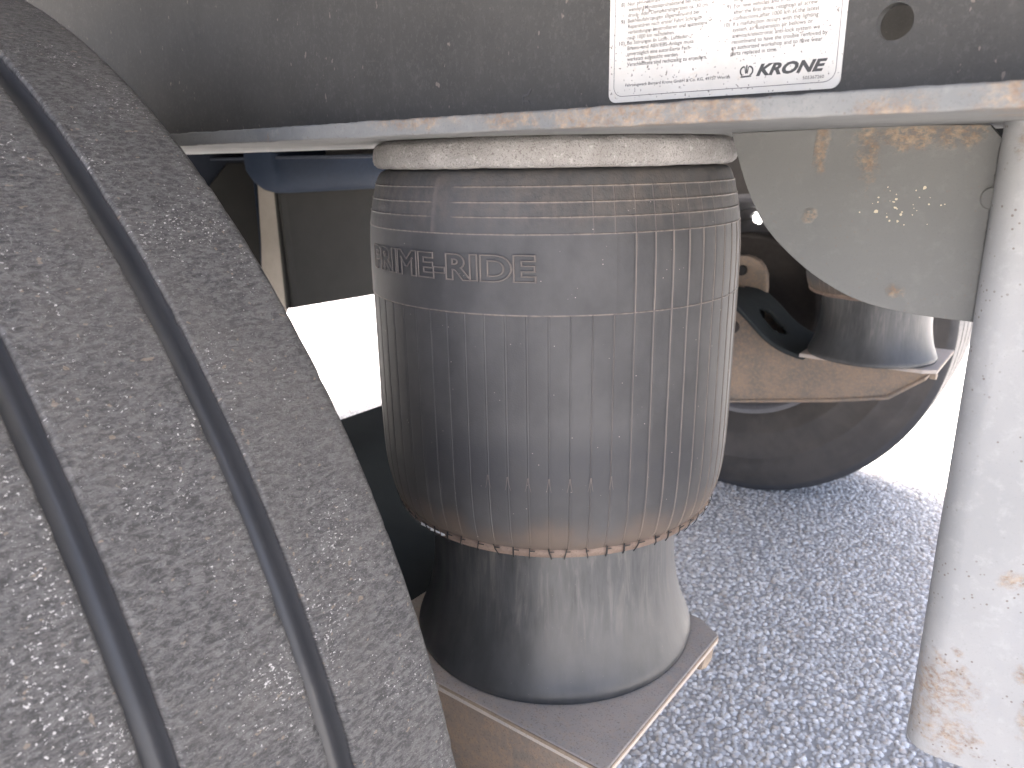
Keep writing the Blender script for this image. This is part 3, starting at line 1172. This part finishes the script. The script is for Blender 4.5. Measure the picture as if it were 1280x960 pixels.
def tyre(parent, RT_, flat):
    gr = [-.112, -.0402, .0402, .112]
    gw, gd = .0068, .0135
    ws = set()
    for w in np.arange(-.1735, .1736, .0022):
        ws.add(round(float(w), 5))
    for c in gr:
        for w in list(ws):
            if abs(w - c) < gw + .0014:
                ws.discard(w)
    P = [(w, RT_ - .0022 * (w / .172) ** 2) for w in ws]
    for c in gr:
        top = RT_ - .0022 * (c / .172) ** 2
        for d, q in ((-gw - .0010, 0), (-gw - .0002, .0003), (-gw + .0004, .0015), (-gw + .0008, .0050), (-gw + .0014, .0095), (-gw + .0026, .0124), (-.0016, gd), (.0016, gd), (gw - .0026, .0124), (gw - .0014, .0095), (gw - .0008, .0050), (gw - .0004, .0015), (gw + .0002, .0003), (gw + .0010, 0)):
            P.append((c + d, top - q))
    P.sort()
    e = RT_ - .0022
    sh = [(.1754, e - .0003), (.1775, e - .0014), (.1790, e - .0040), (.1803, e - .010), (.1826, e - .022), (.1868, e - .045), (.1880, e - .048), (.1895, e - .050), (.1905, e - .075), (.1925, e - .098), (.1945, e - .100), (.1945, e - .106), (.1930, e - .108), (.1920, e - .145), (.1890, e - .168), (.1900, e - .171), (.1895, e - .176), (.186, e - .18), (.174, e - .21), (.160, e - .228), (.150, e - .236), (.140, e - .236)]
    k_ = (e - .303) / .2373
    sh = [(q[0], e - (e - q[1]) * k_) for q in sh]
    P = [(-a, b) for a, b in sh[::-1]] + P + sh
    P = np.array(P)
    n = 900
    nr = len(P)
    th = np.linspace(0, 2 * math.pi, n, endpoint=False)
    T = np.repeat(th[None], nr, 0)
    w = np.repeat(P[:, 0][:, None], n, 1)
    r = np.repeat(P[:, 1][:, None], n, 1)
    arc = np.stack([np.cos(T) * RT_, np.sin(T) * RT_, w], -1)
    rn = r - RT_ + .5425
    tread = np.clip((rn - .5375) / .002, 0, 1)
    # groove edges are nicked
    d = np.min(np.stack([np.abs(np.abs(w - c) - gw) for c in gr] + [np.abs(np.abs(w) - .1765)]), 0)
    near = np.exp(-(d / .0022) ** 2)
    dr = tread * (vnoise(arc * np.array([120, 120, 60]), 51) * .00035 + vnoise(arc * np.array([330, 330, 200]), 52) * .00022)
    nick = np.clip(vnoise(arc * 95, 53) - .35, 0, 1) + np.clip(vnoise(arc * 240, 54) - .3, 0, 1)
    dr -= near * nick * .0018 * (rn > .534)
    dw = near * vnoise(arc * 150, 55) * .0002 * (np.abs(w) < .17)
    rr = r + dr
    ww = w + dw
    V = np.stack([-rr * np.cos(T), ww, rr * np.sin(T)], -1).reshape(-1, 3)
    V[:, 2] = np.maximum(V[:, 2], -flat - .0008)
    cyl = np.stack([T * RT_, w, rn], -1).reshape(-1, 3)
    me = mesh_of('tyre', V, grid_faces(nr, n), smooth=True, attrs={'cyl': cyl})
    fix(me)
    return put('tyre', me, TYRE, parent)


ty = tyre(wheel, .5664, HC + WZ)


def lathe_w(name, P, mat, parent, n=96, close=False):
    P = np.asarray(P, float)
    th = np.linspace(0, 2 * math.pi, n, endpoint=False)
    T = np.repeat(th[None], len(P), 0)
    V = np.stack([-P[:, 1][:, None] * np.cos(T), np.repeat(P[:, 0][:, None], n, 1), P[:, 1][:, None] * np.sin(T)], -1).reshape(-1, 3) + np.array(W(WU, WV, WZ))
    o = mk(name, V, grid_faces(len(P), n), mat, parent, True)
    fix(o.data)
    return o


rim = lathe_w('rim', chaikin([(.158, .300), (.160, .316), (.156, .322), (.152, .316), (.150, .302), (.146, .297), (.120, .292), (.05, .278), (-.05, .278), (-.12, .292), (-.146, .297), (-.150, .302), (-.152, .316), (-.156, .322), (-.160, .316), (-.158, .302),
                              (-.150, .290), (-.125, .284), (-.05, .270), (.05, .270), (.125, .284), (.150, .292), (.158, .300)], 1), RIM, wheel)


def disc():
    nr, n = 34, 300
    rs = np.linspace(.085, .272, nr)
    th = np.linspace(0, 2 * math.pi, n, endpoint=False)
    T, Rr = np.meshgrid(th, rs)
    w = -.02 - .055 * np.clip((Rr - .13) / .11, 0, 1) * np.clip((.275 - Rr) / .03, .4, 1)
    V = np.stack([-Rr * np.cos(T), w, Rr * np.sin(T)], -1).reshape(-1, 3) + np.array(W(WU, WV, WZ))
    F = grid_faces(nr, n)
    c = V[F].mean(1) - np.array(W(WU, WV, WZ))
    ok = np.ones(len(F), bool)
    for k in range(10):
        t = 2 * math.pi * (k + .15) / 10
        ok &= (c[:, 0] + .238 * math.cos(t)) ** 2 + (c[:, 2] - .238 * math.sin(t)) ** 2 > .022 ** 2
    o = mk('wheel_disc', V, F[ok], RIM, rim, True)
    md = o.modifiers.new('thick', 'SOLIDIFY')
    md.thickness = .008


disc()
lathe_w('brake_drum', [(-.02, .06), (-.02, .19), (.0, .198), (.08, .200), (.085, .206), (.12, .206), (.13, .202), (.13, .19), (.115, .185), (.115, .06)], DRUM, wheel)
lathe_w('hub', [(-.12, .0005), (-.12, .06), (-.10, .07), (-.03, .075), (-.02, .10), (-.01, .10), (.0, .06)], DRUM, wheel, 48)

far = wheel.copy()
COL.objects.link(far)
far.location = W(AU, 2.221, AZ)
far.scale = (1, -1, 1)
far['label'] = 'dark wheel seen from inside beyond the opposite trailing arm'
far['group'] = wheel['group'] = 'wheels on the axle'
OFF[far.name] = Vector(far.location)
tyre(far, .5425, HC + AZ)
for ch in list(wheel.children):
    if ch.name.startswith('tyre'):
        continue
    c = ch.copy()
    COL.objects.link(c)
    c.parent = far
    for gc in list(ch.children):
        d = gc.copy()
        COL.objects.link(d)
        d.parent = c

# ---------------------------------------------------------------- hanger bracket at the right with its curved gusset
VB = .47
BL = W(-.10, .54, ZF0)
pp_ = lambda u, v, z: W(u, v, z)
br_spots = rust_spots(BL, [(W(.035, VB, -.318), .022, (1, 1, 1)), (W(.03, VB + .01, -.345), .024, (1, 1, .9)), (W(.004, VB, -.235), .010, (1.2, 1, .8)), (W(-.012, VB, -.318), .010, (.7, 1, 1.5)),
                           (W(-.005, VB, -.292), .006, (.7, 1, 1.3)), (W(.028, VB, -.29), .004, (1, 1, 1)), (W(.028, VB, .004), .014, (1, 2, .8)), (W(-.03, VB, -.35), .012, (.6, 1, 2))])
BRACK = mat_paint('light_grey_paint', (0.235, 0.239, 0.239), (0.285, 0.286, 0.283), 0.75, br_spots, rust_amt=0.0, grit=0.18, speck=0.75)
GU = W(.05, .5, ZF0)
gu_spots = rust_spots(BL, [(W(.118, .5, .004), .014, (.5, 1, 1.6)), (W(.145, .5, .003), .011, (.4, 1, 1.6)), (W(.095, .5, .010), .014, (2.0, 1, .6)), (W(.075, .5, .010), .012, (1.6, 1, .7)),
                           (W(.1485, .5, -.037), .0045, (1, 1, 1)), (W(.095, .5, -.080), .0045, (1.2, 1, 1))])
GUSS = mat_paint('gusset_grey_paint', (0.088, 0.089, 0.084), (0.106, 0.107, 0.101), 0.55, gu_spots, rust_amt=0.0, grit=0.35, speck=0.4)
hang = thing('hanger_bracket', 'light grey folded steel hanger bracket with rust patches and curved gusset', 'bracket', BL)


def bracket():
    path = [(.050, .66)]
    path += [(.050, v) for v in np.arange(.64, .50, -.012)]
    r = .017
    for k in range(0, 15):
        t = R(90 * k / 14)
        path.append((.050 - r + r * math.cos(t), VB + r - r * math.sin(t)))
    path += [(u, VB) for u in np.arange(.020, -.30, -.006)]
    path = np.array(path)
    zs = np.concatenate([np.array([ZF0 + .001]), np.arange(.01, -.366, -.006), np.array([-.3655, -.3675, -.3684])])
    U = np.repeat(path[:, 0][None], len(zs), 0)
    Vv = np.repeat(path[:, 1][None], len(zs), 0)
    Z = np.repeat(zs[:, None], len(path), 1)
    # the pressing sinks towards the pivot
    Vv = Vv + .008 * np.exp(-((U + .006) / .015) ** 2 - ((Z + .243) / .026) ** 2) * (U < .03)
    P = np.stack([U, Vv, Z], -1)
    Vv = Vv + vnoise(P * 18, 61) * .0007 + vnoise(P * 90, 62) * .00015
    U = U + vnoise(P * 18, 63) * .0005
    V = np.stack([-U, Vv, Z + HC], -1).reshape(-1, 3)
    o = mk('folded_plate', V, grid_faces(len(zs), len(path), False), BRACK, hang, True)
    fix(o.data)
    md = o.modifiers.new('thick', 'SOLIDIFY')
    md.thickness = .007
    md.offset = -1
    bv = o.modifiers.new('edge', 'BEVEL')
    bv.width = .0012
    bv.segments = 2
    bv.limit_method = 'ANGLE'
    return o


fp = bracket()
gp = [(.0505, ZF0), (.058, ZF0 - .001)]
arc = [(.2035, .0140), (.200, .004), (.193, -.0156), (.184, -.034), (.174, -.049), (.152, -.0685), (.13, -.082), (.111, -.0895), (.082, -.0938), (.052, -.0945)]
arc = chaikin(arc, 2).tolist()
poly = [(.049, .004), (.052, .0075), (.058, ZF0 - .0006), (.1, ZF0 + .0006)] + arc + [(.0485, -.0945), (.0485, -.04)]
gus = prism('gusset_plate', poly, .500, .507, GUSS, hang, .0008, label='grey gusset with large curved edge and rust streaks')
# round plug half under the bracket edge
V = []
pl_ = [(.0520 + .0052 * math.cos(t), -.0248 + .0060 * math.sin(t)) for t in np.linspace(0, 2 * math.pi, 24, endpoint=False)]
prism('plug', pl_, .4975, .502, GUSS, hang, .0008)
V, F = [], []
for k in range(34):
    cu_, cz = random.gauss(.093, .012), random.gauss(-.030, .006)
    if not (.066 < cu_ < .125 and -.046 < cz < -.014):
        continue
    s = random.choice([.0003, .0004, .0005, .0006, .0008])
    if k == 3:
        cu_, cz, s = .110, -.0335, .0012
    if k == 5:
        cu_, cz, s = .0855, -.0195, .0011
    i = len(V)
    m_ = 6
    ph = random.random() * 6
    for q in range(m_):
        t = ph + q * 2 * math.pi / m_
        rr = s * random.uniform(.6, 1.2)
        V.append(W(cu_ + rr * math.cos(t), .4992, cz + rr * math.sin(t)))
    F.append(tuple(range(i, i + m_)))
mk('paint_flecks', V, F, FLECK, gus)
# weld bead between gusset and bracket
V, F = [], []
nz_ = 60
for i in range(nz_):
    z = -.094 + i * (.098 / (nz_ - 1))
    rr = .0013 + .00015 * math.sin(i * 1.7) + random.uniform(-.0002, .0002)
    for k in range(8):
        t = 2 * math.pi * k / 8
        V.append(W(.0508 + rr * math.cos(t), .4995 + rr * math.sin(t), z))
F = grid_faces(nz_, 8)
mk('weld_bead', V, F, GUSS, hang, True)

# ---------------------------------------------------------------- things hanging beyond, on the opposite side
far_h = thing('far_hanger', 'dark box-shaped hanger with a pale side plate seen past the tyre edge', 'bracket', W(2.5, 1.95, .0))
prism('face_plate', [(1.7425, -.09), (1.7425, -.541), (2.42, -.556), (2.42, -.05)], 2.452, 2.464, OLIVE, far_h, .003, 'vz')
prism('side_plate', [(2.4635, -.06), (2.4635, -.545), (2.475, -.56), (2.62, -.56), (2.58, -.30), (2.56, -.06)], 1.742, 1.754, CREAM, far_h, .002)
prism('edge_fold', [(1.748, -.095), (1.760, -.540), (1.790, -.5405), (1.778, -.095)], 2.440, 2.4515, OLIVE, far_h, .004, 'vz')

cm = thing('cross_member', 'thick navy cross member with rounded lower edge above the dark hanger', 'beam', W(2.42, 2.0, .02))
V = []
sec = [(-.10, .34), (-.10, .0)] + [(-.10 + .10 - .10 * math.cos(t), -.012 - .095 * math.sin(t)) for t in np.linspace(.2, math.pi - .2, 14)] + [(.10, .0), (.10, .34)]
sec = np.array(sec)
vs = np.array([1.655, 1.662, 1.675, 1.695, 1.73, 1.80, 2.0, 2.3, 2.6])
shr = np.array([.25, .55, .75, .90, .98, 1, 1, 1, 1])
V = np.array([W(2.42 + a * (.7 + .3 * k), v, (b if b > 0 else b * k)) for v, k in zip(vs, shr) for a, b in sec])
o = mk('beam_shell', V, [tuple(q) for q in grid_faces(len(vs), len(sec), True).tolist()] + [tuple(range(len(sec)))], NAVY, cm, True)
fix(o.data)

hose = thing('hanging_strap', 'dark blue hanging strap in front of the olive gusset', 'strap', W(2.62, 1.85, .44))
k_ = 2.62 / 2.95
prism('strap_band', [(2.000 * k_, .445), (1.990 * k_, -.30), (1.968 * k_, -.55), (2.006 * k_, -.55), (2.030 * k_, -.30), (2.040 * k_, .445)], 2.62, 2.626, NAVY, hose, .001, 'vz')
tri = thing('support_gusset', 'olive grey sloping support plate behind the blue strap', 'bracket', W(2.74, 1.8, .44))
k_ = 2.70 / 3.05
prism('gusset_sheet', [(a * k_, b * k_) for a, b in [(1.30, -.62), (1.30, -.46), (1.83, -.10), (1.94, .005), (2.10, .005), (2.10, -.62)]], 2.70, 2.71, OLIVE, tri, .002, 'vz')
prism('blocker_sheet', [(.45, .445), (.45, -.38), (1.50, -.38), (2.6, -.10), (2.6, .445)], 2.742, 2.752, DARK, tri, .002, 'vz')  # dark sheet added to block the bright background
